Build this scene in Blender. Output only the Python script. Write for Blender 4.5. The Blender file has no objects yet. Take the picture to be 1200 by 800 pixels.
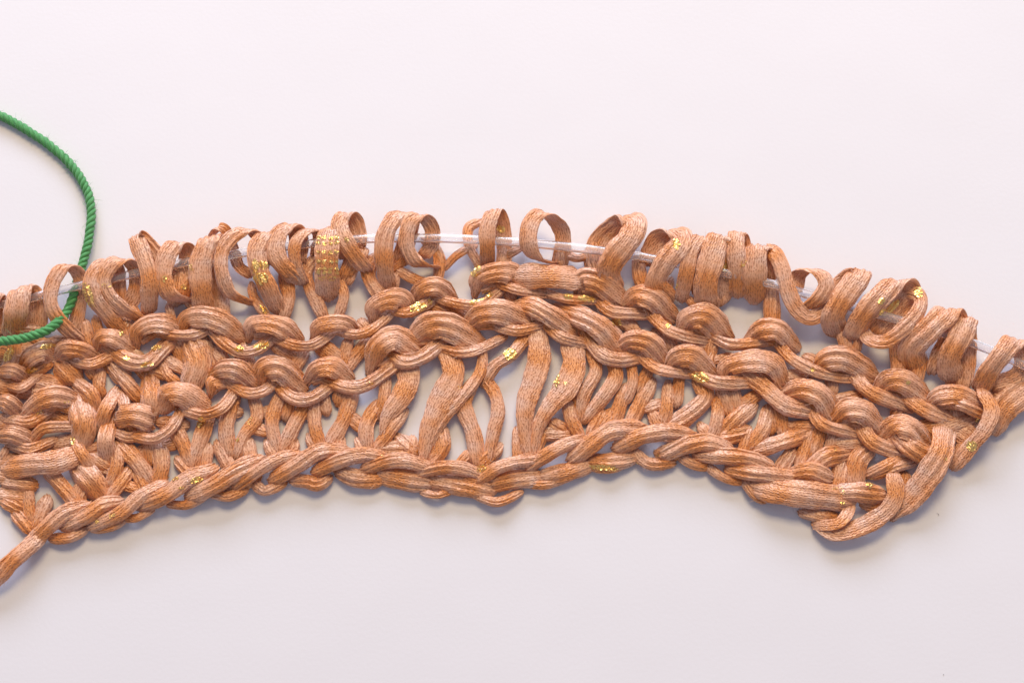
import bpy, math, random
import numpy as np
from mathutils import Vector
from mathutils.bvhtree import BVHTree
random.seed(7); RS = np.random.RandomState(11)
S = bpy.context.scene
COL = S.collection
U = 0.00025                      # metres of the place per unit of the plan (1200 units = 0.30 m)

# ---------------------------------------------------------------- camera
TH = math.radians(12); DIST = 0.62; LENS = 36*DIST/0.30
cam_d = bpy.data.cameras.new('camera'); cam = bpy.data.objects.new('camera', cam_d); COL.objects.link(cam)
cam.location = (0, -DIST*math.sin(TH), DIST*math.cos(TH)); cam.rotation_euler = (TH, 0, 0)
cam_d.lens = LENS; cam_d.sensor_width = 36; cam_d.clip_start = 0.01; cam_d.clip_end = 20
S.camera = cam

# ---------------------------------------------------------------- light
W = bpy.data.worlds.new('World'); S.world = W; W.use_nodes = True
bg = W.node_tree.nodes['Background']; bg.inputs[0].default_value = (0.83, 0.83, 1.0, 1); bg.inputs[1].default_value = 0.31
def area(name, loc, size, energy, col, target=(0, 0, 0)):
    d = bpy.data.lights.new(name, 'AREA'); d.shape = 'RECTANGLE'; d.size, d.size_y = size; d.energy = energy; d.color = col
    o = bpy.data.objects.new(name, d); COL.objects.link(o); o.location = loc
    o.rotation_euler = (Vector(target)-Vector(loc)).to_track_quat('-Z', 'Y').to_euler(); return o
area('window_light', (-0.15, 1.46, 0.66), (1.3, 0.6), 29.0, (0.70, 0.79, 1.0))
area('warm_room_light', (0.05, 0.90, 1.22), (0.7, 0.45), 13.6, (1.0, 0.77, 0.46))
S.view_settings.view_transform = 'Standard'; S.view_settings.look = 'None'
S.view_settings.exposure = 0.27; S.view_settings.gamma = 1
S.render.resolution_x = 1024; S.render.resolution_y = 682
S.cycles.max_bounces = 8; S.cycles.transparent_max_bounces = 12

# ---------------------------------------------------------------- materials
def new_mat(name):
    m = bpy.data.materials.new(name); m.use_nodes = True
    nt = m.node_tree; return m, nt, nt.nodes['Principled BSDF']
def N(nt, t, **k):
    n = nt.nodes.new(t)
    for a, v in k.items():
        if a in n.inputs: n.inputs[a].default_value = v
        else: setattr(n, a, v)
    return n
def math_node(nt, op, a, b=None):
    n = nt.nodes.new('ShaderNodeMath'); n.operation = op
    for i, v in enumerate((a, b)):
        if v is None: continue
        if hasattr(v, 'is_linked') or hasattr(v, 'links'): nt.links.new(v, n.inputs[i])
        else: n.inputs[i].default_value = v
    return n.outputs[0]
def mix(nt, f, a, b, mode='MIX'):
    n = nt.nodes.new('ShaderNodeMix'); n.data_type = 'RGBA'; n.blend_type = mode
    for i, v in ((0, f), (6, a), (7, b)):
        if hasattr(v, 'links'): nt.links.new(v, n.inputs[i])
        else: n.inputs[i].default_value = v if i == 0 else (*v, 1)
    return n.outputs[2]

def ribbon_material():
    m, nt, p = new_mat('satin_ribbon_yarn'); L = nt.links.new
    uv = N(nt, 'ShaderNodeUVMap'); uv.uv_map = 'UVMap'
    oi = N(nt, 'ShaderNodeObjectInfo')
    off = nt.nodes.new('ShaderNodeVectorMath'); off.operation = 'SCALE'; off.inputs[0].default_value = (37.0, 0, 0); L(oi.outputs['Random'], off.inputs['Scale'])
    ad = nt.nodes.new('ShaderNodeVectorMath'); ad.operation = 'ADD'; L(uv.outputs[0], ad.inputs[0]); L(off.outputs[0], ad.inputs[1])
    # wobble of the wales
    wn = N(nt, 'ShaderNodeTexNoise', Scale=0.11, Detail=2.0); L(ad.outputs[0], wn.inputs['Vector'])
    ws = nt.nodes.new('ShaderNodeVectorMath'); ws.operation = 'SCALE'; ws.inputs['Scale'].default_value = 2.6
    L(wn.outputs['Color'], ws.inputs[0])
    wa = nt.nodes.new('ShaderNodeVectorMath'); wa.operation = 'ADD'; L(ad.outputs[0], wa.inputs[0]); L(ws.outputs[0], wa.inputs[1])
    sp = nt.nodes.new('ShaderNodeSeparateXYZ'); L(wa.outputs[0], sp.inputs[0])
    vw = math_node(nt, 'ADD', sp.outputs[1], math_node(nt, 'MULTIPLY', math_node(nt, 'SINE', math_node(nt, 'ADD', math_node(nt, 'MULTIPLY', sp.outputs[0], 0.85), math_node(nt, 'MULTIPLY', wn.outputs[0], 9.0))), 0.42))
    vy = math_node(nt, 'DIVIDE', vw, 2.75)
    row = math_node(nt, 'ROUND', vy)
    dist = math_node(nt, 'ABSOLUTE', math_node(nt, 'SUBTRACT', vy, row))
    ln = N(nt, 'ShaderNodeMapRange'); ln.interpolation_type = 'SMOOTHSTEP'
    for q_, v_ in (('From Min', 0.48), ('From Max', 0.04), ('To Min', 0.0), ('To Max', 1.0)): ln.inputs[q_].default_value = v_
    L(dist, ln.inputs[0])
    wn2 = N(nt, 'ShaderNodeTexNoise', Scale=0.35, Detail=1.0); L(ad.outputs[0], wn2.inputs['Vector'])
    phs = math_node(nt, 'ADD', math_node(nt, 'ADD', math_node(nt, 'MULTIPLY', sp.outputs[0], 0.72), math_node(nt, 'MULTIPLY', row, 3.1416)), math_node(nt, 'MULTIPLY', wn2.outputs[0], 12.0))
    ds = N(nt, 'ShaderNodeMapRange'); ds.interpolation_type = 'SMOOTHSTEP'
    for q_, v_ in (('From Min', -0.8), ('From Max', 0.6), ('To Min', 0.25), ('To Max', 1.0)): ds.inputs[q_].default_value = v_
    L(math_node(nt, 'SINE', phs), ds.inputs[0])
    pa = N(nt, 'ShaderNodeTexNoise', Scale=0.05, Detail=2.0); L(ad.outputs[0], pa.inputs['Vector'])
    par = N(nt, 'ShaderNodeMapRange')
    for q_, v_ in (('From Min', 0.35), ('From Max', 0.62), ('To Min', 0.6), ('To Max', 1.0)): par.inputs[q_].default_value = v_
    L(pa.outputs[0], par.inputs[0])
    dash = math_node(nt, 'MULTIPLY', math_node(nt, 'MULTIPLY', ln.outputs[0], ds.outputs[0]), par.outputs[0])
    # fibres: noise stretched along the ribbon
    mp = N(nt, 'ShaderNodeMapping'); mp.inputs['Scale'].default_value = (0.16, 1.9, 1); L(ad.outputs[0], mp.inputs['Vector'])
    fb = N(nt, 'ShaderNodeTexNoise', Scale=1.0, Detail=3.0, Roughness=0.6); L(mp.outputs[0], fb.inputs['Vector'])
    # pale and deep stretches along the ribbon: random dye, satin highlights painted in
    mp2 = N(nt, 'ShaderNodeMapping'); mp2.inputs['Scale'].default_value = (0.030, 0.02, 1); L(ad.outputs[0], mp2.inputs['Vector'])
    dy = N(nt, 'ShaderNodeTexNoise', Scale=1.0, Detail=2.0); L(mp2.outputs[0], dy.inputs['Vector'])
    mr = N(nt, 'ShaderNodeMapRange'); mr.inputs['From Min'].default_value = 0.37; mr.inputs['From Max'].default_value = 0.64; L(dy.outputs[0], mr.inputs[0])
    base = mix(nt, mr.outputs[0], (0.86, 0.345, 0.105), (0.92, 0.60, 0.44))
    fr = N(nt, 'ShaderNodeMapRange'); fr.inputs['From Min'].default_value = 0.25; fr.inputs['From Max'].default_value = 0.75
    fr.inputs['To Min'].default_value = 0.95; fr.inputs['To Max'].default_value = 1.03; L(fb.outputs[0], fr.inputs[0])
    base = mix(nt, 1.0, base, fr.outputs[0], 'MULTIPLY')
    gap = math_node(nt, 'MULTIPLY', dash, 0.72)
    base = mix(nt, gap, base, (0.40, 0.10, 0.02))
    L(base, p.inputs['Base Color'])
    p.inputs['Roughness'].default_value = 0.37
    p.inputs['Specular IOR Level'].default_value = 0.75
    p.inputs['Sheen Weight'].default_value = 0.6; p.inputs['Sheen Roughness'].default_value = 0.4; p.inputs['Sheen Tint'].default_value = (1, 0.86, 0.84, 1)
    p.inputs['Anisotropic'].default_value = 0.3
    hgt = math_node(nt, 'SUBTRACT', math_node(nt, 'MULTIPLY', fb.outputs[0], 0.15), dash)
    bp = N(nt, 'ShaderNodeBump'); bp.inputs['Strength'].default_value = 0.85; bp.inputs['Distance'].default_value = 0.00022
    L(hgt, bp.inputs['Height']); L(bp.outputs[0], p.inputs['Normal'])
    tr = nt.nodes.new('ShaderNodeBsdfTranslucent'); L(base, tr.inputs[0])
    ms = nt.nodes.new('ShaderNodeMixShader'); ms.inputs[0].default_value = 0.20
    L(p.outputs[0], ms.inputs[1]); L(tr.outputs[0], ms.inputs[2]); L(ms.outputs[0], nt.nodes['Material Output'].inputs[0])
    return m
def simple(name, col, rough=0.5, **k):
    m, nt, p = new_mat(name); p.inputs['Base Color'].default_value = (*col, 1); p.inputs['Roughness'].default_value = rough
    for a, v in k.items(): p.inputs[a.replace('_', ' ')].default_value = v
    return m
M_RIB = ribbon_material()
M_GOLD = simple('gold_foil', (1.0, 0.69, 0.25), 0.34, Metallic=0.9)
def cord_material():
    m, nt, p = new_mat('clear_nylon'); L = nt.links.new
    p.inputs['Base Color'].default_value = (0.93, 0.92, 0.96, 1); p.inputs['Roughness'].default_value = 0.18
    p.inputs['Transmission Weight'].default_value = 0.86; p.inputs['IOR'].default_value = 1.36
    n = N(nt, 'ShaderNodeTexNoise', Scale=900.0, Detail=2.0); b = N(nt, 'ShaderNodeBump'); b.inputs['Strength'].default_value = 0.0; b.inputs['Distance'].default_value = 0.00005
    L(n.outputs[0], b.inputs['Height']); L(b.outputs[0], p.inputs['Normal'])
    return m
M_CORD = cord_material()
def green_material():
    m, nt, p = new_mat('green_cotton'); L = nt.links.new
    uv = N(nt, 'ShaderNodeUVMap'); uv.uv_map = 'UVMap'
    mp = N(nt, 'ShaderNodeMapping'); mp.inputs['Scale'].default_value = (0.14, 1.5, 1); L(uv.outputs[0], mp.inputs['Vector'])
    fb = N(nt, 'ShaderNodeTexNoise', Scale=1.0, Detail=4.0, Roughness=0.65); L(mp.outputs[0], fb.inputs['Vector'])
    mr = N(nt, 'ShaderNodeMapRange'); mr.inputs['From Min'].default_value = 0.3; mr.inputs['From Max'].default_value = 0.7; L(fb.outputs[0], mr.inputs[0])
    L(mix(nt, mr.outputs[0], (0.020, 0.165, 0.035), (0.095, 0.38, 0.11)), p.inputs['Base Color'])
    p.inputs['Roughness'].default_value = 0.6; p.inputs['Sheen Weight'].default_value = 0.25
    b = N(nt, 'ShaderNodeBump'); b.inputs['Strength'].default_value = 0.8; b.inputs['Distance'].default_value = 0.0002
    L(fb.outputs[0], b.inputs['Height']); L(b.outputs[0], p.inputs['Normal']); return m
M_GREEN = green_material()
def sheet_material():
    m, nt, p = new_mat('white_paper'); L = nt.links.new
    tc = N(nt, 'ShaderNodeTexCoord')
    n1 = N(nt, 'ShaderNodeTexNoise', Scale=9.0, Detail=3.0); L(tc.outputs['Object'], n1.inputs['Vector'])
    n2 = N(nt, 'ShaderNodeTexNoise', Scale=900.0, Detail=3.0); L(tc.outputs['Object'], n2.inputs['Vector'])
    c = mix(nt, n1.outputs[0], (0.71, 0.70, 0.735), (0.735, 0.722, 0.755))
    L(c, p.inputs['Base Color']); p.inputs['Roughness'].default_value = 0.75; p.inputs['Specular IOR Level'].default_value = 0.25
    h = math_node(nt, 'ADD', math_node(nt, 'MULTIPLY', n2.outputs[0], 0.025), n1.outputs[0])
    b = N(nt, 'ShaderNodeBump'); b.inputs['Strength'].default_value = 0.5; b.inputs['Distance'].default_value = 0.002
    L(h, b.inputs['Height']); L(b.outputs[0], p.inputs['Normal']); return m

# ---------------------------------------------------------------- geometry helpers
ct, st = math.cos(TH), math.sin(TH)
def place(x, y, h):
    """point of the place seen at plan position x, y when it lies h units above the sheet"""
    dx, dy = (x-600)/1200*36/LENS, -(y-400)/1200*36/LENS
    d = np.array([dx, dy*ct+st, dy*st-ct])       # camera ray turned by the tilt
    o = np.array(cam.location)
    k = (h*U-o[2])/d[2]
    return o+d*k
def catmull(P, step):
    P = np.asarray(P, float); n = len(P)
    E = np.vstack([2*P[0]-P[1], P, 2*P[-1]-P[-2]])
    out = []
    for i in range(n-1):
        p0, p1, p2, p3 = E[i:i+4]
        k = max(2, int(np.linalg.norm((p2-p1)[:3])/step))
        t = np.linspace(0, 1, k, endpoint=False)[:, None]
        out.append(0.5*((2*p1)+(-p0+p2)*t+(2*p0-5*p1+4*p2-p3)*t*t+(-p0+3*p1-3*p2+p3)*t**3))
    out.append(P[-1:]); return np.vstack(out)
def smooth(a, k=2):
    for _ in range(k):
        b = a.copy(); b[1:-1] = (a[:-2]+2*a[1:-1]+a[2:])/4; a = b
    return a
def mesh_from_rings(name, R, UVx, UVy, mat, cap=True):
    n, k, _ = R.shape
    V = R.reshape(-1, 3)
    i = np.arange(n-1)[:, None]; j = np.arange(k)[None, :]; j2 = (j+1) % k
    F = np.stack([i*k+j, i*k+j2, (i+1)*k+j2, (i+1)*k+j], -1).reshape(-1, 4)
    me = bpy.data.meshes.new(name)
    nf = len(F)
    me.vertices.add(len(V)); me.vertices.foreach_set('co', V.astype(np.float32).ravel())
    loops = F.ravel(); ls = np.arange(nf)*4; lt = np.full(nf, 4)
    if cap:
        loops = np.concatenate([loops, np.arange(k)[::-1], (n-1)*k+np.arange(k)])
        ls = np.concatenate([ls, [nf*4, nf*4+k]]); lt = np.concatenate([lt, [k, k]])
    me.loops.add(len(loops)); me.loops.foreach_set('vertex_index', loops.astype(np.int32))
    me.polygons.add(len(ls)); me.polygons.foreach_set('loop_start', ls.astype(np.int32)); me.polygons.foreach_set('loop_total', lt.astype(np.int32))
    me.polygons.foreach_set('use_smooth', np.ones(len(ls), bool))
    uvl = me.uv_layers.new(name='UVMap')
    uv = np.stack([np.repeat(UVy[:, None], k, 1), UVx], -1).reshape(-1, 2)
    uvl.data.foreach_set('uv', uv[loops].astype(np.float32).ravel())
    me.update(); me.validate(); me.materials.append(mat)
    return me
def new_obj(name, me, parent=None):
    o = bpy.data.objects.new(name, me); COL.objects.link(o); o.parent = parent; return o
def tag(o, label, cat, group=None):
    o['label'] = label; o['category'] = cat
    if group: o['group'] = group

STRANDS = []      # (object, rings)
KX = 44
ANG = np.linspace(0, 2*np.pi, KX, endpoint=False)
def ribbon(name, pts, width, thick, parent, side=None, roll=0.0, bow=0.15, pleat=0.06, taper=0.75):
    """pts: rows x, y, h, w-factor in plan units"""
    C4 = np.array([[*(place(p[0], p[1], p[2])/U), p[3]*width] for p in pts])
    C4 = catmull(C4, 1.6); C4 = smooth(C4, 3)
    C = C4[:, :3]; w = C4[:, 3]
    n = len(C)
    T = np.gradient(C, axis=0); T /= np.linalg.norm(T, axis=1)[:, None]+1e-9
    s = np.concatenate([[0], np.cumsum(np.linalg.norm(np.diff(C, axis=0), axis=1))])
    L = s[-1]
    if side is None:
        B = np.cross(np.tile([0, 0, 1.0], (n, 1)), T)*-1
        bl = np.linalg.norm(B, axis=1)[:, None]; B = B/(bl+1e-6)
        # keep continuous
        for i in range(1, n):
            if bl[i] < 0.25 or np.dot(B[i], B[i-1]) < 0:
                b = B[i-1]-T[i]*np.dot(B[i-1], T[i]); B[i] = b/(np.linalg.norm(b)+1e-9)
    else:
        sv = np.array(side, float); B = sv[None, :]-T*(T@sv)[:, None]; B /= np.linalg.norm(B, axis=1)[:, None]+1e-9
    B = smooth(B, 6); B -= T*np.sum(B*T, 1)[:, None]; B /= np.linalg.norm(B, axis=1)[:, None]
    Nn = np.cross(B, T)
    if side is None: Nn = np.where(Nn[:, 2:3] < 0, -Nn, Nn)
    ph = RS.uniform(0, 6.28, 6)
    r = math.radians(roll)+0.16*np.sin(s/23+ph[0])
    Bc = B*np.cos(r)[:, None]+Nn*np.sin(r)[:, None]; Nc = Nn*np.cos(r)[:, None]-B*np.sin(r)[:, None]
    q = s/max(L, 1)
    env = taper+(1-taper)*np.clip(np.minimum(q, 1-q)*4, 0, 1)**0.6
    a = w/2*env*(1+0.05*np.sin(s/9+ph[1])+0.03*np.sin(s/4.1+ph[2]))
    b = np.full(n, thick*width/2)*(1+0.10*np.sin(s/12+ph[3]))
    ca, sa = np.cos(ANG), np.sin(ANG)
    X = np.sign(ca)*np.abs(ca)**0.8; Y = np.sign(sa)*np.abs(sa)**0.75
    kf = 2.2+RS.rand()*1.5
    wob = (ph[4]+1.6*np.sin(s/31+ph[5]))[:, None]
    pl = pleat*width*(np.cos(kf*np.pi*X[None, :]+wob)+0.5*np.cos(2.3*kf*np.pi*X[None, :]+2*wob+s[:, None]/40))*(1-0.6*np.abs(X[None, :])**3)*(0.75+0.25*np.sin(s/15+ph[2]))[:, None]
    for _ in range(2 if width > 13 else 1):        # folds pressed into the ribbon
        x0 = RS.uniform(-.7, .7)+0.25*np.sin(s/40+RS.uniform(0, 6))[:, None]
        pl = pl-RS.uniform(.3, 1)*min(.09, pleat*1.3)*width*np.exp(-((X[None, :]-x0)/0.10)**2)
    px = a[:, None]*X[None, :]
    py = b[:, None]*Y[None, :]+pl-bow*width*(X[None, :]**2)
    edge = 0.018*width*np.sin(s[:, None]/1.9+ph[1]+5*np.abs(X[None, :]))*(np.abs(X[None, :])**6)
    py = py+edge
    R = C[:, None, :]+px[..., None]*Bc[:, None, :]+py[..., None]*Nc[:, None, :]
    acr = np.where(Y[None, :] >= 0, px, -px+200)+300
    R[..., 2] = np.maximum(R[..., 2], 0.6)
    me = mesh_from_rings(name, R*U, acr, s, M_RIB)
    o = new_obj(name, me, parent); STRANDS.append((o, R*U)); return o

# ================================================================= setting
def sheet():
    nx = 60; xs = np.linspace(-0.75, 0.75, nx); ys = np.linspace(-0.6, 0.7, nx)
    X, Y = np.meshgrid(xs, ys); Z = np.zeros_like(X)
    V = np.stack([X, Y, Z], -1).reshape(-1, 3)
    F = [(r*nx+c, r*nx+c+1, (r+1)*nx+c+1, (r+1)*nx+c) for r in range(nx-1) for c in range(nx-1)]
    me = bpy.data.meshes.new('tabletop'); me.from_pydata(V.tolist(), [], F); me.materials.append(sheet_material())
    o = new_obj('tabletop', me); o['kind'] = 'structure'; return o
sheet()

# ================================================================= the knitted strip
knit = bpy.data.objects.new('knitted_strip', None); COL.objects.link(knit); knit.empty_display_size = 0.02
tag(knit, 'copper brown knitted strip of shiny ribbon yarn, its top loops on a clear cord', 'knitting')

TILES = dict(A=(0, 240), B=(0, 440), C=(250, 240), D=(250, 400), E=(500, 230), F=(500, 390), G=(700, 240), H=(700, 400), I=(900, 280), J=(900, 440))
def P(tile, pts):
    ox, oy = TILES[tile]; return [(ox+p[0]/4, oy+p[1]/4)+tuple(p[2:]) for p in pts]
def arc_h(n, pts, mid, end):
    d = [0.0]
    for a, b in zip(pts[:-1], pts[1:]): d.append(d[-1]+math.hypot(a[0]-b[0], a[1]-b[1]))
    return [end+(mid-end)*math.sin(math.pi*min(max(v/d[-1], 0), 1))**0.7 for v in d]
def grow(pts, a=0.74, b=1.12):
    n = len(pts); return [(p[0], p[1], p[2] if len(p) > 2 else None, a+(b-a)*i/(n-1)) for i, p in enumerate(pts)]
def strand(name, tile, pts, w, mid, end, thick, bow, pleat, roll=0, taper=0.75, slope=0, ext=0.4, drop=7):
    pp = P(tile, pts)
    hs = arc_h(len(pp), pp, mid, end)
    q = []
    for i, (p, h) in enumerate(zip(pp, hs)):
        hh = p[2] if len(p) > 2 and p[2] is not None else h+slope*(i/(len(pp)-1)-0.5)
        q.append((p[0], p[1], hh, p[3] if len(p) > 3 else 1.0))
    if ext > 0:                                  # both ends dive under their neighbours
        def beyond(a, b):
            dx, dy = a[0]-b[0], a[1]-b[1]; l = math.hypot(dx, dy) or 1
            e_ = ext*w/4
            return (a[0]+dx/l*e_, a[1]+dy/l*e_, max(a[2]-drop, 2.5), 0.65*a[3])
        q = [beyond(q[0], q[1])]+q+[beyond(q[-1], q[-2])]
    return ribbon(name, q, w/4, thick, knit, None, roll, bow, pleat, taper)
def head(t, pts, w, h=27, e=11, roll=0, **k):
    a, b = pts[0], pts[-1]; cx = sum(p[0] for p in pts)/len(pts); cy = sum(p[1] for p in pts)/len(pts)   # yarn that the bump closes over
    strand('back_yarn', t, [(a[0]*.8+cx*.2, a[1]*.8+cy*.2), (cx, cy*.55+(a[1]+b[1])*.225), (b[0]*.8+cx*.2, b[1]*.8+cy*.2)], w*0.9, 13, 10, 0.3, 0.1, 0.06, 0, 0.9, ext=0)
    # a broad band closed down over the yarn below it
    L_ = math.hypot(b[0]-a[0], b[1]-a[1]) or 1; nx, ny = -(b[1]-a[1])/L_, (b[0]-a[0])/L_
    D_ = [(p[0]-a[0])*nx+(p[1]-a[1])*ny for p in pts]; dm = max(D_, key=abs); sh = 0.26*dm
    g = grow(pts); pts = [g[0]]+[(p[0]-nx*sh*abs(d/dm), p[1]-ny*sh*abs(d/dm))+p[2:] for p, d in zip(g[1:-1], D_[1:-1])]+[g[-1]]
    k_ = (w+1.3*abs(sh))/w; pts = [(p[0], p[1], p[2], p[3]*(k_ if 0 < i < len(pts)-1 else 1)) for i, p in enumerate(pts)]
    return strand('purl_bump', t, pts, w*1.0, h, e, 0.17, 0.13, 0.07, roll, 0.8, **dict(dict(ext=0.5, drop=9), **k))
def smile(t, pts, w, h=19, e=11, roll=0, **k):  return strand('connecting_yarn', t, pts, w*0.98, h, e, 0.42, 0.10, 0.085, roll, 0.85, **dict(dict(ext=0.75, drop=5), **k))
def leg(t, pts, w, h=12, e=8, roll=0, **k):     return strand('stitch_leg', t, pts, w*1.0, h, e, 0.30, 0.16, 0.065, roll, 0.8, **k)
def under(t, pts, w, h=6, e=5, roll=0, **k):    return strand('back_yarn', t, pts, w*1.15, h, e, 0.36, 0.12, 0.05, roll, 0.85, **k)
def chain(t, pts, w, h=21, e=12, roll=0, **k):  return strand('cast_on_stitch', t, pts, w*1.06, h, e, 0.42, 0.15, 0.06, roll, 0.72, **dict(dict(ext=0.18, drop=5), **k))
def tape(t, pts, w, h=14, e=9, roll=0, **k):    return strand('long_stitch', t, pts, w, h, e, 0.13, 0.08, 0.030, roll, 0.85, **k)

# the cord of the needle
CORD = [(-40, 362), (20, 353), (75, 339), (130, 327), (200, 311), (280, 297), (350, 287), (425, 280), (500, 279), (560, 281), (620, 285), (680, 291), (740, 299), (800, 310), (860, 322), (905, 333), (950, 346), (1000, 360), (1050, 374), (1100, 389), (1150, 406), (1200, 428), (1250, 455)]
CH = 27
def cord_dir(x):
    for a, b in zip(CORD[:-1], CORD[1:]):
        if a[0] <= x <= b[0]:
            v = np.array([b[0]-a[0], -(b[1]-a[1]), 0.0]); return v/np.linalg.norm(v)
    return np.array([1.0, 0, 0])
def loop(t, pts, w, tilt=0.0, thick=0.22, bow=0.08, pleat=0.045, lift=0.0, name='needle_loop', sx=0.0):
    """pts rows: x, y, h [, wfactor]; the flat of the band runs along the cord"""
    pp = P(t, pts); q = [(p[0], p[1], p[2], p[3] if len(p) > 3 else 1.0) for p in pp]
    def past(a, b):
        dx, dy = a[0]-b[0], a[1]-b[1]; l = math.hypot(dx, dy) or 1; e_ = w/4*0.22
        return (a[0]+dx/l*e_, a[1]+dy/l*e_, max(a[2]-11, 5), 0.55)
    q = [past(q[0], q[1])]+q+[past(q[-1], q[-2])]
    xm = sum(p[0] for p in pp)/len(pp); d = cord_dir(xm)
    a = math.radians(tilt); d = np.array([d[0]*math.cos(a)-d[1]*math.sin(a), d[0]*math.sin(a)+d[1]*math.cos(a), lift])
    return ribbon(name, q, w/4, thick, knit, d, 0, bow, pleat, 0.9)

#---- loops on the cord, left to right
loop('A', [(-60,590,12),(-60,500,36),(-40,430,40),(-20,420,32),(0,470,18),(10,560,10)], 90)
loop('A', [(70,600,14),(72,520,36),(80,450,41),(90,405,38),(120,396,28),(158,440,18),(165,520,13),(165,590,8)], 120)
loop('A', [(380,640,12),(300,570,26),(240,480,35),(240,380,38),(285,300,38),(335,290,32),(378,335,22),(382,420,16),(370,500,13),(345,590,8)], 72, tilt=-10, thick=0.2, bow=0.1, pleat=0.05)
loop('A', [(570,600,12),(500,520,26),(440,440,36),(425,350,40),(470,280,38),(520,262,30),(550,300,20),(560,420,14),(580,560,8)], 80, tilt=-15, thick=0.18, bow=0.1, pleat=0.05)
loop('A', [(660,540,16),(570,490,28),(500,420,36),(485,340,40),(530,270,40),(600,262,34),(640,310,22),(640,400,16),(600,480,12)], 78, tilt=-15, thick=0.16, bow=0.1, pleat=0.04)
loop('A', [(700,500,14),(700,400,32),(690,300,38),(650,190,38),(640,145,34),(690,180,30),(745,250,26),(790,330,18)], 82, thick=0.16, pleat=0.05)
loop('A', [(860,450,20),(790,420,32),(765,330,38),(785,230,40),(830,182,36),(880,200,28),(880,270,20),(860,360,16),(850,440,12)], 88, tilt=-8, thick=0.14, pleat=0.04)
loop('A', [(830,450,14),(850,400,22),(860,330,20),(870,270,18)], 100)
loop('A', [(960,520,12),(945,400,32),(940,270,39),(975,165,38),(1005,160,28),(1020,240,18),(1010,480,10)], 105, thick=0.17)
loop('C', [(165,460,14),(80,420,28),(40,330,37),(35,240,40),(70,165,40),(140,120,36),(200,135,28),(225,200,18),(230,320,12)], 70, tilt=-10, thick=0.18, bow=0.1, pleat=0.05)
loop('C', [(0,140,24),(25,108,32),(60,120,30),(90,200,18),(120,290,14),(175,325,12)], 55, tilt=20, thick=0.2, pleat=0.05)
loop('C', [(300,500,12),(260,400,30),(215,300,38),(205,210,40),(245,140,36),(280,150,26),(300,260,16)], 90, tilt=-12, thick=0.17)
loop('C', [(400,360,20),(335,300,33),(290,220,39),(305,130,38),(370,98,34),(400,150,22),(400,260,16)], 90, tilt=-12, thick=0.16, bow=0.1, pleat=0.05)
loop('C', [(420,360,22),(385,280,33),(380,190,39),(420,130,38),(470,118,30),(498,150,20),(480,230,14)], 60, tilt=-8, thick=0.18, pleat=0.05)
loop('C', [(540,420,14),(532,330,32),(530,220,40),(545,125,36),(570,120,26),(600,220,15)], 115, tilt=-4)
loop('C', [(710,300,24),(660,240,34),(610,160,40),(590,80,38),(625,42,34),(665,80,26),(680,180,20),(640,300,14),(610,360,12)], 85, tilt=-6, thick=0.14, pleat=0.04)
loop('C', [(620,340,14),(650,280,20),(690,220,22)], 80)
loop('C', [(820,390,12),(800,280,32),(805,150,40),(850,60,38),(910,42,30),(925,90,20),(880,260,12)], 88, tilt=-4, thick=0.17)
loop('C', [(1030,290,18),(950,270,28),(905,180,37),(925,80,40),(980,52,36),(1025,110,26),(1020,190,19),(985,235,16)], 72, tilt=-6, thick=0.14, pleat=0.04)
loop('E', [(285,320,14),(285,240,34),(285,150,40),(310,75,38),(335,75,30),(360,180,16),(365,310,10)], 76, tilt=2, thick=0.16, bow=0.08)
loop('E', [(580,310,14),(510,290,28),(475,220,38),(485,130,40),(530,78,38),(590,100,32),(635,160,22),(640,240,15),(625,310,10)], 84, tilt=-12, thick=0.14, pleat=0.03)
loop('E', [(870,430,12),(855,350,30),(895,270,38),(955,190,40),(975,120,36),(930,100,28),(870,150,20),(820,210,15),(790,330,10)], 120, tilt=14, thick=0.17)
loop('G', [(330,440,12),(275,370,28),(320,270,38),(385,190,40),(395,140,36),(345,125,28),(280,170,20),(240,260,14)], 105, tilt=18, thick=0.17)
loop('G', [(395,440,14),(415,330,34),(440,220,40),(480,150,36),(500,175,26),(495,270,16),(470,400,10)], 72, tilt=6, thick=0.14, pleat=0.04)
loop('G', [(515,480,14),(505,380,32),(535,260,39),(570,150,36),(592,190,24),(580,300,16),(560,440,10)], 118, tilt=4)
loop('G', [(590,440,10),(592,350,22),(605,250,30),(605,190,26)], 90)
loop('G', [(655,415,18),(655,310,34),(650,210,40),(655,130,36),(675,165,26),(672,270,18),(660,390,12)], 85, tilt=2, thick=0.17)
loop('G', [(735,435,16),(738,340,34),(742,250,39),(745,200,36),(770,220,24),(790,330,14)], 112, tilt=0)
strand('needle_loop', 'G', [(790,195,22,.8),(825,215,31),(862,280,34),(885,370,33),(925,470,30),(990,528,27),(1060,500,24),(1120,440,16),(1170,380,12)], 78, 20, 10, 0.2, 0.1, 0.06, 0, 0.9, ext=0)
loop('G', [(985,480,26),(1040,440,36),(1075,370,40),(1040,315,38),(980,305,30),(940,330,20),(930,400,16)], 75, tilt=20, thick=0.17)
loop('I', [(320,430,14),(305,370,30),(350,280,38),(420,180,40),(435,150,34),(380,190,24),(330,250,18)], 115, tilt=12)
loop('I', [(400,450,20),(450,360,34),(530,270,40),(600,205,36),(660,240,26),(600,330,18),(520,430,14)], 112, tilt=10)
strand('needle_loop', 'I', [(440,410,16),(480,468,26),(560,475,34),(640,415,39),(705,340,39),(718,280,36),(680,245,32),(620,250,24),(560,300,16)], 72, 20, 10, 0.17, 0.1, 0.05, 0, 0.9, ext=0)
loop('I', [(680,600,14),(670,520,28),(740,440,38),(820,360,40),(855,335,34),(880,390,24),(860,480,16),(790,600,12)], 120, tilt=12)
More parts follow.
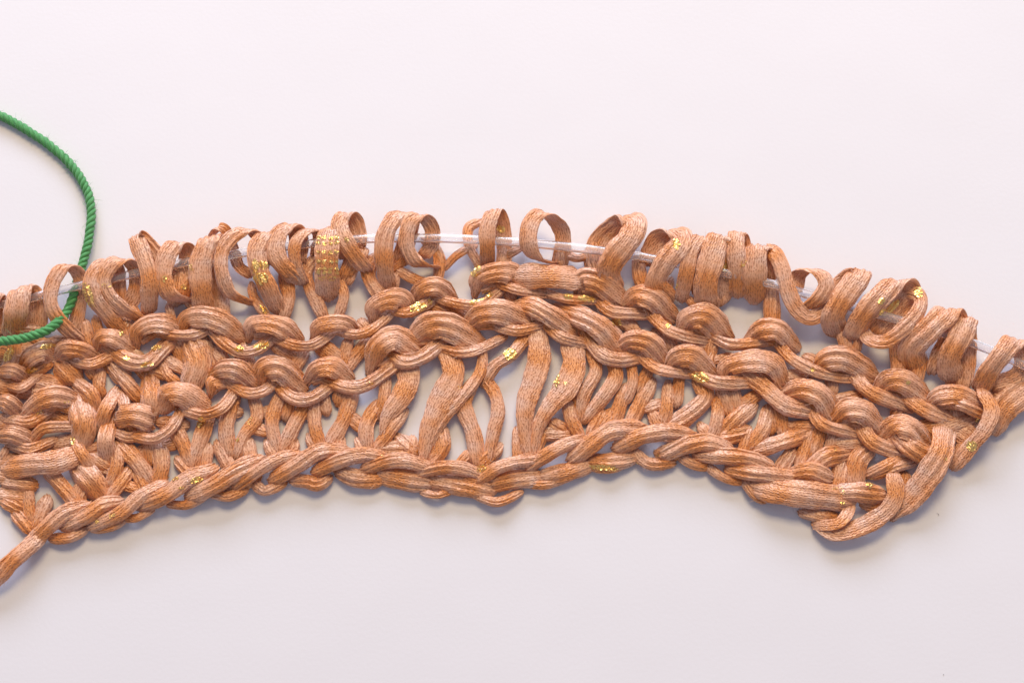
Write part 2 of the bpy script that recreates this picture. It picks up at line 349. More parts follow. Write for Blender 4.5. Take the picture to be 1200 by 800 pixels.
loop('I', [(860,650,14),(850,560,30),(900,460,38),(930,375,36),(925,400,26),(920,520,16),(915,650,12)], 112, tilt=4)
loop('I', [(1000,700,16),(1040,620,32),(1100,540,40),(1150,480,36),(1200,510,26),(1180,640,18),(1060,690,14)], 100, tilt=8)

#---- legs just under the cord
for a in [('A',[(600,560),(560,620)],60), ('A',[(400,560),(420,660)],50), ('A',[(610,470),(660,540),(720,580)],50), ('A',[(790,480),(810,550)],40),
          ('A',[(880,440),(930,500),(960,520)],60), ('A',[(1040,430),(1050,520)],60), ('A',[(450,540),(470,620)],50), ('A',[(580,540),(600,640)],60),
          ('C',[(180,380),(190,430),(250,520)],46), ('C',[(330,330),(350,420),(330,520)],66), ('C',[(475,250),(435,310),(455,400),(515,520)],62), ('C',[(590,350),(615,420),(585,520)],48),
          ('C',[(765,245),(728,290),(735,350),(790,430)],72), ('C',[(850,330),(840,400)],50), ('C',[(840,300),(880,270),(900,240)],46), ('C',[(860,300),(940,345),(1010,370)],52), ('C',[(1035,190),(1065,260),(1050,350)],50),
          ('E',[(-10,200),(50,260),(55,370)],50), ('E',[(85,330),(140,275),(200,240),(220,230)],42), ('E',[(245,120),(195,150),(200,240),(255,330)],48), ('E',[(365,240),(355,330)],66),
          ('E',[(440,240),(390,270),(370,280)],40), ('E',[(620,250),(620,320)],52), ('E',[(660,270),(700,290),(760,280)],40), ('E',[(850,140),(790,200),(770,280),(800,370)],66),
          ('E',[(990,300),(1000,380),(1030,450)],66), ('E',[(1120,440),(1140,400)],50), ('G',[(430,440),(470,490)],45), ('G',[(530,450),(530,500)],60), ('G',[(820,390),(820,550)],78), ('G',[(1150,590),(1180,680)],55),
          ('I',[(345,400),(370,530)],58), ('I',[(430,450),(420,520)],45), ('I',[(605,480),(612,640)],72), ('I',[(720,560),(700,660)],70), ('I',[(920,610),(915,690)],75)]:
    leg(a[0], a[1], a[2], 16, 13)

#---- first purl row under the cord
head('A', [(850,590),(875,515),(970,500),(1060,540),(1125,610)], 78); smile('A', [(970,560),(1040,640),(1120,688),(1200,680),(1280,620)], 58)
head('A', [(640,650),(635,575),(695,530),(780,540),(845,585)], 66);   smile('A', [(720,590),(820,610),(920,605),(1000,560)], 54)
head('A', [(450,670),(465,610),(530,605),(610,670)], 72);             smile('A', [(510,670),(600,730),(690,735),(775,660)], 80)
head('A', [(260,710),(290,660),(370,665),(440,710)], 66);             smile('A', [(350,730),(430,745),(530,700)], 58)
head('C', [(170,610),(180,545),(250,530),(330,560),(390,620)], 76);   smile('C', [(270,610),(370,655),(470,655),(560,590)], 54)
head('C', [(465,620),(485,555),(550,535),(620,545),(660,590)], 62);   smile('C', [(580,590),(670,608),(750,580),(840,500)], 50)
head('C', [(750,540),(745,460),(810,420),(880,430),(915,490)], 72);   smile('C', [(820,480),(900,505),(970,480),(1030,440)], 56)
head('C', [(940,440),(975,380),(1050,365),(1110,420)], 78);           smile('C', [(1040,430),(1110,455),(1200,470),(1270,460),(1340,405)], 50)
head('E', [(230,440),(240,365),(320,332),(400,350),(420,400)], 76);   smile('E', [(320,395),(420,435),(560,455)], 54)
head('E', [(430,375,22),(500,372),(600,372),(700,380,20)], 118, 27, 20, thickk=0) if False else strand('purl_bump', 'E', [(440,375),(520,372),(610,372),(695,380)], 118, 28, 21, 0.14, 0.12, 0.02, 0, 0.95)
smile('E', [(560,450),(650,478),(800,488)], 46)
head('E', [(715,440),(735,365),(820,390),(910,480)], 92);             smile('E', [(800,480),(870,540),(1030,552)], 62)
head('E', [(925,500),(985,440),(1070,460),(1140,550)], 92);           smile('E', [(1040,530),(1110,610),(1190,650),(1290,670)], 62)
head('G', [(395,580),(430,515),(510,500),(590,600)], 108);            smile('G', [(550,625),(640,655),(820,635)], 56)
head('G', [(710,630),(765,570),(850,560),(920,650)], 84);             smile('G', [(840,630),(900,710),(1000,770),(1100,800),(1190,810)], 60)
head('I', [(225,610),(270,550),(370,540),(480,630)], 96);             smile('I', [(400,630),(480,715),(640,780)], 72)
head('I', [(510,710),(570,645),(650,650),(740,740)], 92);             smile('J', [(630,80),(720,150),(830,195)], 76)
head('J', [(750,130),(800,80),(900,70),(1010,150)], 80)
smile('J', [(860,120),(920,140),(1000,180)], 60, 27, 18)

#---- second purl row
head('D', [(-20,160),(40,115),(120,120),(195,200)], 78);              smile('D', [(60,190),(150,238),(230,232),(300,180)], 54)
head('D', [(220,190),(240,115),(320,110),(400,200)], 100);            smile('D', [(300,200),(370,262),(460,265),(560,200)], 64)
head('D', [(440,180),(480,110),(560,100),(625,160)], 82);             smile('D', [(510,170),(620,212),(720,200),(860,100)], 66)
head('C', [(740,760),(760,640),(840,590),(950,670)], 92);             smile('C', [(820,680),(890,730),(980,710),(1070,640)], 78)
head('C', [(930,620),(1000,550),(1100,545),(1230,640)], 112);         smile('C', [(1040,660),(1150,690),(1230,680),(1340,630)], 52)
head('E', [(185,600),(240,530),(350,520),(480,600)], 98);             smile('E', [(310,600),(420,630),(540,605)], 54)
head('E', [(410,510),(490,500),(590,555),(690,630)], 88);             smile('E', [(550,590),(630,660),(760,692)], 54)
head('E', [(640,530),(740,560),(830,610),(900,710)], 108);            smile('E', [(740,630),(810,735),(900,765),(1000,755)], 70)
head('E', [(900,700),(960,655),(1050,670),(1110,770)], 82);           smile('H', [(180,40),(260,115),(340,140),(430,150)], 56)
head('H', [(330,120),(370,60),(450,50),(530,140)], 82);               smile('H', [(430,130),(530,185),(620,195),(740,190)], 66)
head('H', [(590,170),(610,100),(730,55),(830,80),(870,190)], 72);     smile('H', [(680,130),(780,210),(880,295),(1000,325)], 88)
head('H', [(880,240),(960,205),(1060,235),(1110,350)], 88);           smile('H', [(1000,310),(1060,390),(1200,430)], 62)
head('J', [(310,210),(370,140),(460,150),(520,240)], 92);             smile('J', [(430,220),(490,310),(620,360)], 78)
head('J', [(540,280),(600,215),(680,230),(745,330)], 100);            smile('J', [(610,280),(680,340),(770,390)], 94, 24, 14)

#---- left end, rows two to four
head('A', [(-20,780),(60,770),(120,810)], 70)
leg('A', [(-10,640),(60,660),(40,760)], 90); leg('A', [(60,600),(160,620),(260,680)], 50, 10); smile('A', [(-20,585),(90,575),(200,585)], 46)
head('A', [(100,760),(130,700),(200,670),(250,700)], 90); leg('A', [(120,780),(180,770),(230,730)], 60)
smile('B', [(40,45),(100,55),(175,0)], 46, 24)
head('B', [(-20,120),(30,120),(90,170)], 76); head('B', [(100,190),(170,105),(260,78),(360,120)], 78); smile('B', [(40,200),(130,215),(210,180)], 62)
smile('B', [(280,140),(350,165)], 46); head('B', [(-20,280),(50,265),(150,310)], 78); smile('B', [(70,330),(140,345),(230,310)], 56); smile('B', [(150,300),(210,245),(350,238)], 54)
strand('purl_bump', 'B', [(50,430),(150,415),(250,405),(350,370)], 108, 24, 16, 0.16, 0.14, 0.03)
leg('B', [(360,40),(420,90),(440,170)], 80, 16); leg('B', [(370,130),(390,220),(375,310)], 118, 20, 12); leg('B', [(535,80),(490,160),(460,250)], 70, 20)
leg('B', [(520,200),(495,300),(510,390)], 80, 20); leg('B', [(350,280),(380,360),(440,440)], 62, 18); leg('B', [(370,440),(420,490),(470,560)], 118, 16)
leg('B', [(400,350),(480,320)], 50, 13); leg('B', [(570,90),(590,170),(610,260)], 60, 15)
strand('purl_bump', 'B', [(556,190),(610,182),(660,188),(705,205)], 112, 26, 20, 0.16, 0.14, 0.05, 0, 0.95, ext=0.12, drop=12)
smile('B', [(620,280),(720,295),(800,245),(850,160)], 56, 22); smile('B', [(550,270),(600,290),(660,280)], 50, 14)
leg('B', [(700,20),(700,110),(690,190)], 96, 16); leg('B', [(540,-30),(600,40),(650,100)], 70, 13); leg('B', [(470,-20),(460,50),(470,90)], 60, 12)
strand('purl_bump', 'B', [(760,130),(780,85),(850,80),(940,130)], 118, 27, 14, 0.2, 0.2, 0.03, 0, 0.9)
smile('B', [(850,155),(950,182),(1040,150),(1100,70)], 58, 22); head('B', [(985,80),(990,20),(1060,30)], 60, 18)
leg('A', [(900,650),(925,740),(900,830)], 130, 16, 12); leg('A', [(770,720),(880,780)], 60, 12); leg('A', [(1030,690),(1050,740)], 60); leg('A', [(700,770),(780,800)], 55); leg('A',[(420,770),(440,800)],60); leg('A',[(300,760),(340,800)],120,12); leg('A',[(530,750),(580,810)],90,13)
leg('A', [(760,740),(790,800),(830,830)], 50, 11)
for a in [('B',[(545,330),(545,420),(515,500)],66), ('B',[(570,320),(640,400),(700,490)],80), ('B',[(700,300),(710,400)],62), ('B',[(740,320),(755,420),(735,500)],82),
          ('B',[(810,230),(855,310),(895,420)],72), ('B',[(975,190),(935,310),(905,420)],74), ('B',[(220,440),(300,530),(360,600)],72), ('B',[(380,520),(350,610)],80),
          ('B',[(600,450),(550,520),(500,580)],66), ('B',[(125,540),(140,670)],60), ('B',[(40,500),(140,510)],90), ('B',[(210,590),(165,700)],74), ('B',[(80,650),(140,720)],66),
          ('B',[(640,450),(680,540)],62), ('B',[(840,400),(900,470)],62), ('B',[(965,340),(960,450)],68), ('B',[(-10,470),(60,480)],60), ('B',[(10,380),(30,340)],40), ('B',[(30,590),(90,620)],70),
          ('D',[(95,270),(60,390),(75,520)],72), ('D',[(180,240),(205,350),(140,440),(110,530)],62), ('D',[(320,240),(275,370),(305,520)],66), ('D',[(430,300),(375,400),(325,520)],70),
          ('D',[(470,270),(475,390),(505,500)],62), ('D',[(650,240),(615,350),(540,490)],76), ('D',[(765,300),(715,400),(725,520)],70), ('D',[(890,330),(830,420),(760,510)],62),
          ('D',[(25,490),(75,590)],66), ('D',[(160,470),(180,570)],70), ('D',[(255,480),(290,560)],55), ('D',[(375,480),(350,560)],66), ('D',[(450,450),(480,510)],50), ('D',[(590,450),(600,520)],55),
          ('D',[(680,470),(710,530)],50), ('D',[(360,270),(340,350)],60), ('D',[(520,260),(530,330)],50), ('D',[(600,230),(590,280)],70), ('D',[(880,460),(940,510)],80), ('D',[(930,470),(920,560)],66),
          ('F',[(665,320),(675,400),(720,490)],62), ('F',[(955,120),(965,230),(930,320)],52), ('F',[(1055,130),(1000,270)],56), ('F',[(935,260),(880,420)],66), ('F',[(1045,240),(960,420)],72), ('F',[(1130,250),(1125,340),(1105,430)],62),
          ('F',[(430,460),(430,590)],60), ('F',[(545,460),(500,600)],60), ('F',[(330,540),(250,620)],70), ('F',[(200,560),(150,620)],50), ('F',[(60,450),(70,530),(20,600)],84), ('F',[(820,380),(770,470)],60), ('F',[(1060,380),(1090,440)],60),
          ('F',[(590,420),(640,450)],60), ('H',[(385,170),(370,290)],56), ('H',[(480,180),(510,260),(430,340),(340,400)],86), ('H',[(570,270),(565,360),(540,450)],66), ('H',[(590,220),(630,330)],76),
          ('H',[(720,310),(650,370),(600,420)],82), ('H',[(680,420),(590,440)],92), ('H',[(800,330),(780,410),(725,490)],76), ('H',[(850,320),(875,430)],62), ('H',[(710,420),(680,530)],52), ('H',[(640,220),(660,310)],60),
          ('H',[(490,400),(520,440)],60), ('H',[(1000,440),(950,590)],70), ('H',[(910,520),(850,610)],66), ('H',[(1150,580),(1110,690)],62), ('H',[(760,240),(680,290)],60), ('H',[(540,60),(510,130)],60), ('H',[(1050,410),(1020,520)],66), ('H',[(1100,440),(1090,500)],50),
          ('G',[(140,550),(200,620)],60), ('G',[(540,620),(520,740)],66), ('G',[(470,620),(490,670)],70), ('G',[(280,600),(320,640)],60), ('J',[(60,160),(75,270)],52), ('J',[(5,160),(10,260)],60), ('J',[(300,20),(300,80)],60),
          ('J',[(640,110),(600,170)],70), ('J',[(340,430),(325,530)],80), ('J',[(470,340),(420,400),(410,510)],92)]:
    leg(a[0], a[1], a[2])
leg('H', [(970,430),(870,465),(740,510)], 80, 17); leg('H', [(1150,530),(1070,545),(990,620)], 92, 17); leg('J', [(640,370),(560,415),(470,460)], 56, 18); leg('J', [(690,400),(600,430),(500,465)], 50, 17)
#---- yarn crossing behind
for a in [('B',[(330,170),(420,180)],50), ('D',[(180,400),(250,420)],50), ('D',[(620,330),(700,400)],60), ('D',[(650,720-640),(720,640-640)],50), ('D',[(780,500),(930,500)],70), ('H',[(230,310),(290,290)],50),
          ('H',[(870,390),(960,400),(1060,395)],40), ('H',[(550,90),(620,70)],40), ('I',[(60,640),(150,640)],60), ('I',[(190,560),(240,580)],60), ('J',[(300,120),(420,90)],50), ('J',[(90,240),(230,235)],46),
          ('J',[(310,320),(440,310)],66), ('J',[(720,260),(830,240),(930,210)],100), ('J',[(460,600),(560,620)],60), ('F',[(560,470),(650,470)],60), ('E',[(900,580),(960,600)],60), ('E',[(1100,560),(1150,700)],60), ('C',[(300,660),(400,720)],60), ('C',[(500,660),(580,720)],70),
          ('C',[(20,690),(60,750)],60), ('C',[(140,690),(150,770)],80), ('C',[(420,690),(370,770)],60), ('C',[(630,640),(600,750)],50), ('C',[(720,640),(640,760)],46), ('C',[(1100,470),(1180,520)],60), ('E',[(380,430),(400,480)],50), ('E',[(0,500),(80,530)],60),
          ('H',[(0,400),(80,330)],60), ('J',[(860,40),(900,80)],50), ('J',[(880,140),(900,230)],80), ('B',[(430,380),(500,420)],60), ('B',[(760,330),(820,320)],50), ('A',[(0,680),(240,700)],90), ('B',[(20,30),(240,60)],110), ('B',[(0,230),(130,230)],60), ('B',[(560,500),(640,530)],50)]:
    under(a[0], a[1], a[2], 8, 7)

#---- long open stitches in the middle
tape('D', [(900,100),(915,180,15,.95),(880,260,16,1),(820,345,15,.62),(795,430,12,.4)], 108, 16); leg('D', [(810,160),(800,260),(780,350)], 56)
tape('D', [(1100,40,12,.85),(1125,150,18,.85),(1062,280,18,.95),(1012,410,16,.7),(985,550,11,.4)], 128, 18); leg('F', [(260,70),(250,180),(160,310),(80,400),(10,520)], 55, 17, 12)
leg('F', [(470,10),(400,100),(320,155),(270,230)], 60, 17, 10); leg('F', [(265,200),(320,280),(335,370),(310,470),(290,590)], 66, 13)
leg('F', [(210,240),(170,330),(220,470),(240,600)], 80, 11)
tape('F', [(520,-10,12,.9),(530,110,16,.95),(500,220,17,1),(465,330,17,.82),(460,440,15,.66),(475,580,9,0.4)], 112, 16)
tape('F', [(680,40,12,.95),(692,150,17,1),(645,260,19,1.0),(575,345,18,.75),(525,440,15,.5),(505,570,9,0.4)], 116, 18)
leg('F', [(775,70),(795,180),(735,290),(715,400)], 66, 13); leg('F', [(865,110),(885,200),(835,290),(750,400)], 72, 14); leg('F', [(700,300),(720,400)], 60, 9)

#---- cast-on edge
for a in [('B',[(-60,990),(40,880),(140,790),(200,730)],80), ('B',[(140,790),(220,710),(300,645),(410,605)],76), ('B',[(300,705),(400,655),(480,600),(560,585)],70), ('B',[(430,705),(560,645),(660,560),(770,505)],66),
          ('B',[(650,605),(780,555),(880,480),(1000,435)],78), ('B',[(890,560),(1000,510),(1110,440),(1220,395)],84), ('D',[(-40,690),(40,640),(110,590),(200,550)],66), ('D',[(100,680),(200,610),(300,550),(400,525)],60),
          ('D',[(280,645),(390,580),(500,510),(620,508)],74), ('D',[(480,605),(590,555),(700,530),(800,545)],70), ('D',[(710,595),(820,560),(920,560),(1030,595)],66), ('D',[(960,615),(1070,590),(1170,595),(1260,625)],62),
          ('F',[(240,690),(330,630),(430,600),(530,590)],60), ('F',[(480,630),(590,555),(680,510),(750,495)],62), ('F',[(680,585),(770,515),(870,455),(1010,450)],88), ('F',[(890,535),(1000,485),(1120,465),(1240,480)],80),
          ('H',[(310,530),(430,480),(530,470),(620,505)],80), ('H',[(470,530),(600,535),(720,550),(820,595)],74), ('H',[(620,595),(760,620),(940,640)],70), ('H',[(920,615),(1000,605),(1080,635)],90), ('J',[(310,550),(420,545),(530,560)],86)]:
    chain(a[0], a[1], a[2])
strand('cast_on_stitch', 'H', [(770,680),(880,705),(1020,720),(1160,735)], 124, 24, 16, 0.22, 0.14, 0.03)
for a in [('B',[(240,760),(330,755),(400,715)],50), ('B',[(430,715),(520,705),(590,665)],46), ('B',[(580,665),(640,665),(710,625)],40), ('B',[(790,600),(870,605),(960,565)],42), ('B',[(990,550),(1070,565),(1150,530)],46), ('B',[(1070,515),(1200,470)],80),
          ('D',[(0,705),(60,722),(150,680)],42), ('D',[(190,660),(240,700),(330,660)],50), ('D',[(370,650),(440,655),(490,668),(540,640)],60), ('D',[(590,610),(670,640),(780,645)],80), ('D',[(780,625),(880,645),(1010,665)],90),
          ('F',[(30,690),(150,708),(300,735)],92), ('D',[(980,705),(1050,720),(1120,695)],36), ('F',[(300,705),(400,685),(530,675)],88), ('F',[(540,680),(650,655),(760,615)],84), ('F',[(770,600),(860,600),(970,580)],80), ('F',[(970,550),(1040,610),(1150,610)],54),
          ('F',[(1090,560),(1200,555)],74), ('F',[(220,755),(330,790),(440,745)],42), ('F',[(480,710),(560,710),(640,690)],40), ('H',[(390,535),(440,570),(510,585)],50), ('H',[(520,585),(590,635),(670,655)],44), ('H',[(690,650),(730,710),(780,745)],46), ('J',[(160,640),(250,660),(320,665)],56), ('F',[(780,630),(850,640),(910,625)],40)]:
    chain(a[0], a[1], a[2], 12, 7)

#---- loose edge loops at the right
def edge(t, pts, w, **k):
    return strand('edge_loop', t, pts, w, 20, 10, 0.10, 0.06, 0.03, **k)
edge('J', [(838,215,6),(828,275,17),(815,360,27),(750,470,24),(670,570,16),(570,665,7,0.5)], 120, ext=0)
edge('J', [(1010,80,24),(1050,160,30),(1010,260,28),(950,330,20),(880,420,12)], 72)
edge('J', [(1070,230,14),(1110,150,20),(1200,80,20),(1290,30,16)], 130)
edge('J', [(900,260,10),(950,300,12),(900,380,8)], 100)
edge('J', [(590,470,18),(600,560,20),(550,640,18),(440,705,16),(320,735,14),(240,690,10)], 84)
edge('J', [(640,480,10),(620,560,8),(580,650,5)], 80)
edge('J', [(230,700,12),(330,690,20),(380,630,16),(380,590,10)], 54)
leg('I', [(1060,700),(1110,740),(1200,690)], 60, 14)

for a in [('A',[(20,720),(120,730),(200,720)],70), ('A',[(250,640),(330,640)],60), ('A',[(440,640),(520,760)],70), ('A',[(620,700),(700,790)],80), ('A',[(820,640),(860,720)],70), ('A',[(950,640),(1000,760)],70),
          ('B',[(230,180),(330,230)],60), ('B',[(0,400),(100,400)],60), ('B',[(250,320),(350,300)],56), ('B',[(440,180),(540,260)],70), ('B',[(640,240),(740,360)],66), ('B',[(480,430),(560,450)],60), ('B',[(620,420),(700,330)],60),
          ('B',[(0,560),(120,570)],70), ('B',[(760,220),(860,230)],60), ('D',[(30,330),(110,330)],60), ('D',[(240,330),(320,330)],60), ('D',[(400,330),(480,330)],60), ('C',[(700,560),(760,620)],60)]:
    under(a[0], a[1], a[2], 6, 5)

# ================================================================= the cord
def tube(name, pts, rad, mat, parent=None, k=20, step=2.0):
    C = catmull(np.array([place(*p)/U for p in pts]), step); C = smooth(C, 4)
    T = np.gradient(C, axis=0); T /= np.linalg.norm(T, axis=1)[:, None]
    B = np.cross(T, [0, 0, 1.0]); B /= np.linalg.norm(B, axis=1)[:, None]; Nn = np.cross(B, T)
    a = np.linspace(0, 2*np.pi, k, endpoint=False)
    R = C[:, None, :]+rad*(np.cos(a)[None, :, None]*B[:, None, :]+np.sin(a)[None, :, None]*Nn[:, None, :])
    s = np.concatenate([[0], np.cumsum(np.linalg.norm(np.diff(C, axis=0), axis=1))])
    return new_obj(name, mesh_from_rings(name, R*U, np.tile(a*rad, (len(C), 1)), s, mat), parent)
cord = tube('needle_cord', [(x, y, CH) for x, y in CORD], 5.4, M_CORD, k=72)
tag(cord, 'clear plastic cord of a circular knitting needle threaded through the top loops', 'needle cord')

# ================================================================= green yarn
PLY = []
def green_yarn():
    pts = [(-60,118,6),(-5,134,6),(22,147,6),(60,172,6),(90,202,7),(106,238,9),(104,280,12),(92,325,15),(80,362,20),(58,385,36),(28,396,38),(-5,400,34),(-60,404,28)]
    C = catmull(np.array([place(*p)/U for p in pts]), 0.9); C = smooth(C, 6)
    T = np.gradient(C, axis=0); T /= np.linalg.norm(T, axis=1)[:, None]
    B = np.cross(T, [0, 0, 1.0]); B /= np.linalg.norm(B, axis=1)[:, None]; Nn = np.cross(B, T)
    s = np.concatenate([[0], np.cumsum(np.linalg.norm(np.diff(C, axis=0), axis=1))])
    root = bpy.data.objects.new('green_yarn', None); COL.objects.link(root); root.empty_display_size = 0.02
    tag(root, 'dark green twisted cotton yarn looped under the clear cord at the left end', 'yarn')
    s = s+2.2*np.sin(s/37)+1.3*np.sin(s/17+1)
    n = 3; pitch = 22.0; k = 14; a = np.linspace(0, 2*np.pi, k, endpoint=False)
    for i in range(n):
        ph = -2*np.pi*(s/pitch+i/n)
        D = C+2.75*(np.cos(ph)[:, None]*B+np.sin(ph)[:, None]*Nn)
        T2 = np.gradient(D, axis=0); T2 /= np.linalg.norm(T2, axis=1)[:, None]
        B2 = np.cross(T2, [0, 0, 1.0]); B2 /= np.linalg.norm(B2, axis=1)[:, None]; N2 = np.cross(B2, T2)
        R = D[:, None, :]+(2.95+0.18*np.sin(s/13+2*i)+0.1*np.sin(s/5+i))[:, None, None]*(np.cos(a)[None, :, None]*B2[:, None, :]+np.sin(a)[None, :, None]*N2[:, None, :])
        PLY.append(R*U); new_obj('ply', mesh_from_rings('ply', R*U, np.tile(a*2.5, (len(C), 1)), s+50*i, M_GREEN), root)
    fuzz('loose_fibres', PLY, 420, root, simple('green_fibre', (0.06, 0.32, 0.10), 0.6), 0.17)

# ================================================================= loose fibres standing off the yarn
def fuzz(name, sources, count, parent, mat, rad):
    V = []; F = []
    wts = [len(R) for R in sources]
    for _ in range(count):
        R = random.choices(sources, wts)[0]; n, k, _3 = R.shape
        i = random.randrange(2, n-2); j = random.randrange(k)
        p = Vector(R[i, j]); c = Vector(R[i].mean(0)); nr = (p-c).normalized(); tg = (Vector(R[i+1, j])-Vector(R[i-1, j])).normalized()
        d = (nr*random.uniform(.3, 1)+tg*random.choice((-1, 1))*random.uniform(.5, 2.0)).normalized(); bend = Vector((random.uniform(-1, 1), random.uniform(-1, 1), random.uniform(-.4, .6)))
        Ln = U*random.uniform(3, 10); prev = None
        for q in range(6):
            t = q/5; c2 = p-nr*U*0.3+d*Ln*t+bend*Ln*0.5*t*t; c2.z = max(c2.z, U*.3)
            s1 = d.cross(Vector((0, 0, 1))); s1 = (s1.normalized() if s1.length > .01 else Vector((1, 0, 0)))*rad*U*(1-.6*t); s2 = d.cross(s1).normalized()*s1.length
            b = len(V); V += [tuple(c2+s1), tuple(c2-s1*.5+s2*.87), tuple(c2-s1*.5-s2*.87)]
            if prev is not None: F += [(prev+a, prev+(a+1) % 3, b+(a+1) % 3, b+a) for a in range(3)]
            prev = b
    me = bpy.data.meshes.new(name); me.from_pydata(V, [], F); me.materials.append(mat)
    o = new_obj(name, me, parent); o['kind'] = 'stuff'
fuzz('loose_fibres', [R for o, R in STRANDS], 1100, knit, simple('ribbon_fibre', (0.85, 0.55, 0.38), 0.6), 0.2)

green_yarn()

# ================================================================= gold foil lying on the ribbon
def gold():
    V = []; F = []; owner = []
    for oi, (o, R) in enumerate(STRANDS):
        n, k, _ = R.shape; b = len(V)
        V.extend(R.reshape(-1, 3).tolist())
        for i in range(n-1):
            for j in range(k):
                j2 = (j+1) % k
                F.append((b+i*k+j, b+i*k+j2, b+(i+1)*k+j2, b+(i+1)*k+j)); owner.append(oi)
    bvh = BVHTree.FromPolygons(V, F)
    eye = Vector(cam.location)
    quads = {}
    spots = GOLD
    for (x, y, rx, ry, ang, cnt, size) in spots:
        cnt = int(cnt*2.3); size *= 1.3; rx *= 1.12; ry *= 1.12
        ca, sa = math.cos(math.radians(ang)), math.sin(math.radians(ang))
        for _ in range(cnt):
            r = math.sqrt(random.random()); t = random.random()*6.283
            u, v = rx*r*math.cos(t), ry*r*math.sin(t)
            p = Vector(place(x+u*ca-v*sa, y+u*sa+v*ca, 0))
            h = bvh.ray_cast(eye, (p-eye).normalized())
            if h[0] is None: continue
            loc, nr, idx, _d = h
            if nr.dot(p-eye) > 0: nr = -nr
            t1 = nr.cross(Vector((random.uniform(-1, 1), random.uniform(-1, 1), random.uniform(-1, 1)))).normalized(); t2 = nr.cross(t1)
            nr2 = nr; sz = size*U*random.uniform(0.5, 1.2); c = loc+nr2*U*random.uniform(0.5, 0.8)
            m = random.randint(4, 6); a0 = random.random()*6
            ring = [c+(t1*math.cos(a0+q*6.283/m)*sz*random.uniform(.6, 1.2)+t2*math.sin(a0+q*6.283/m)*sz*random.uniform(.5, 1))+nr2*U*random.uniform(-.35, .35) for q in range(m)]
            quads.setdefault(owner[idx], []).append(ring)
    for oi, rings in quads.items():
        vs = []; fs = []
        for rg in rings:
            fs.append(tuple(range(len(vs), len(vs)+len(rg)))); vs += [tuple(v) for v in rg]
        me = bpy.data.meshes.new('gold_foil'); me.from_pydata(vs, [], fs); me.materials.append(M_GOLD)
        o = new_obj('gold_foil', me, STRANDS[oi][0]); o['kind'] = 'stuff'
def gt(t, x, y, rx, ry, ang, cnt, size=1.1):
    ox, oy = TILES[t]; return (ox+x/4, oy+y/4, rx/4, ry/4, ang, cnt, size)
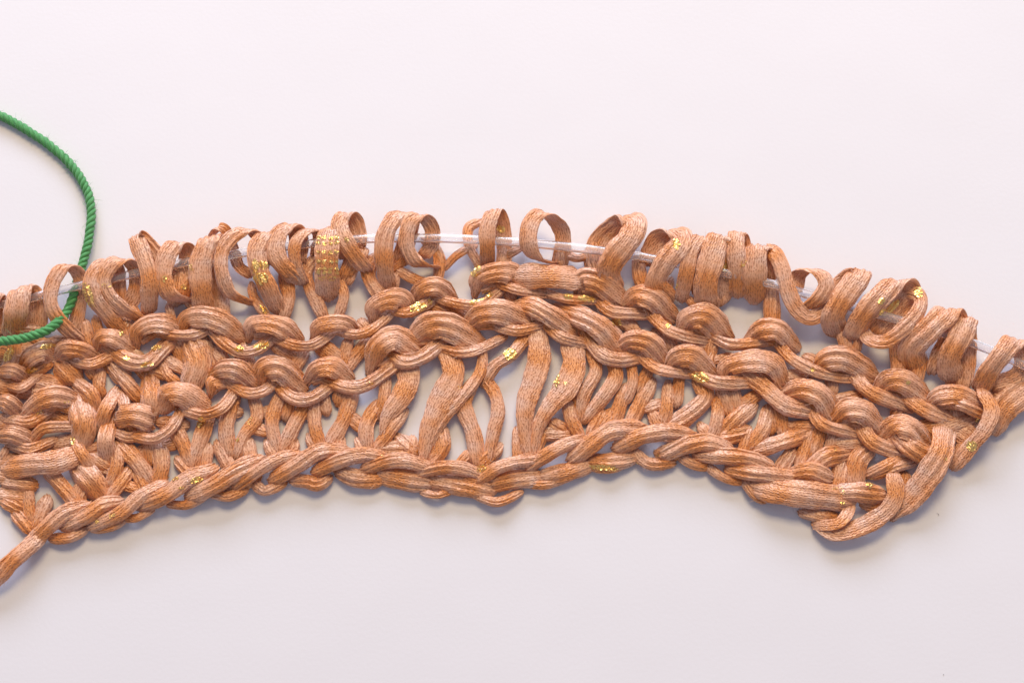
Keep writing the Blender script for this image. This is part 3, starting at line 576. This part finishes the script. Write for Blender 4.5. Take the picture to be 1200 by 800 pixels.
GOLD = [gt('A',415,430,18,60,-15,60), gt('A',700,672,48,12,-6,70), gt('A',590,718,14,10,0,14), gt('A',685,748,30,9,-8,26), gt('A',505,375,30,12,0,10,.8), gt('A',225,662,34,9,-8,30), gt('A',42,700,16,34,25,50),
        gt('A',145,775,28,12,-20,34), gt('A',862,385,12,9,0,10), gt('A',770,345,9,14,0,5), gt('A',568,598,10,12,0,12), gt('A',895,295,8,16,0,8,.8),
        gt('B',178,165,24,14,20,10,.7), gt('B',310,123,10,6,0,4,.7), gt('B',340,305,8,16,0,12), gt('B',940,218,16,24,20,50), gt('B',810,480,22,9,0,26), gt('B',922,488,26,12,-18,44), gt('B',455,685,6,8,0,5), gt('B',525,655,14,8,-30,10,.8), gt('B',850,525,10,6,0,7,.8),
        gt('C',195,290,14,28,0,40), gt('C',232,282,20,18,0,40), gt('C',222,345,30,26,0,70), gt('C',235,490,9,26,-35,34), gt('C',120,675,22,12,0,34), gt('C',225,660,34,14,-15,50), gt('C',960,480,34,20,-15,70), gt('C',1015,455,10,14,0,10),
        gt('C',625,165,10,12,0,6), gt('C',540,345,40,12,0,16,.8), gt('D',165,365,14,34,-35,12,.7), gt('D',112,460,7,9,0,7), gt('D',735,198,16,6,0,8,.8), gt('D',790,538,8,5,0,4,.7),
        gt('E',230,350,20,26,30,40), gt('E',285,460,22,16,0,34), gt('E',235,490,30,9,-20,26), gt('E',665,468,18,12,0,44), gt('E',750,480,38,12,4,60), gt('E',348,155,18,14,40,40), gt('E',390,738,26,24,-20,80), gt('E',890,590,20,16,0,24), gt('E',1170,225,14,22,0,40), gt('E',495,540,6,5,0,3,.6),
        gt('F',605,165,14,14,0,16), gt('F',608,215,12,36,10,26), gt('F',650,235,12,6,0,5,.7), gt('F',830,630,60,12,5,70), gt('F',255,635,20,14,-20,24,.9), gt('F',165,240,18,26,20,8,.6), gt('F',1085,570,8,8,0,5,.7), gt('F',988,612,8,4,0,4,.7),
        gt('G',90,550,14,14,0,12), gt('G',330,565,8,9,0,7), gt('G',600,290,10,18,10,20), gt('G',685,275,10,18,20,12,.8), gt('G',1010,770,8,9,0,7), gt('G',370,378,6,8,0,5),
        gt('H',485,168,36,20,10,80), gt('H',485,362,8,4,0,4,.7), gt('H',1115,507,8,5,0,5,.7),
        gt('I',540,345,16,14,0,44), gt('I',585,315,34,13,-45,80), gt('I',532,292,18,8,-40,26), gt('I',705,250,16,22,-20,40), gt('I',655,672,8,7,0,7),
        gt('J',955,328,20,22,0,56), gt('J',980,210,9,9,0,9), gt('J',475,500,20,20,0,34), gt('J',350,598,10,9,0,9,.7), gt('J',345,545,14,18,0,9,.6), gt('J',830,390,9,6,0,5,.7), gt('J',315,530,12,5,0,5,.7), gt('J',0,40,1,1,0,1)]
for yy in (205, 220, 265, 295, 315):       # printed dots on one band
    pass
for r_, yy in enumerate((155, 180, 222, 265, 300, 318)):
    for xx in (495, 522, 549, 577): 
        GOLD.append(gt('C', xx+random.uniform(-4, 4), yy+random.uniform(-3, 3), 9, 7, 0, 9, .9))
gold()

# ================================================================= lint and specks on the sheet
def lint():
    V = []; F = []
    spots = [(849, 411), (1100, 604), (1106, 790)]
    for i, (x, y) in enumerate(spots):
        p = place(x, y, 0.3); a0 = random.random()*6; n = 5; pts = []
        L_ = U*random.uniform(2.5, 6) if i % 2 else U*random.uniform(1.0, 1.6)
        for q in range(n):
            pts.append((p[0]+math.cos(a0+q*.35)*L_*q/n, p[1]+math.sin(a0+q*.35)*L_*q/n))
        for q in range(n):
            nx, ny = -math.sin(a0+q*.35), math.cos(a0+q*.35); w_ = U*0.32*(1-.15*q)
            b = len(V); x_, y_ = pts[q]
            V += [(x_+nx*w_, y_+ny*w_, U*.1), (x_, y_, U*(.1+.6)), (x_-nx*w_, y_-ny*w_, U*.1)]
            if q: F += [(b-3, b-2, b+1, b), (b-2, b-1, b+2, b+1)]
    me = bpy.data.meshes.new('lint'); me.from_pydata(V, [], F); me.materials.append(simple('lint_grey', (0.30, 0.27, 0.27), 0.9))
    o = new_obj('lint', me); tag(o, 'tiny grey specks and short fibres scattered over the white sheet', 'lint'); o['kind'] = 'stuff'
lint()
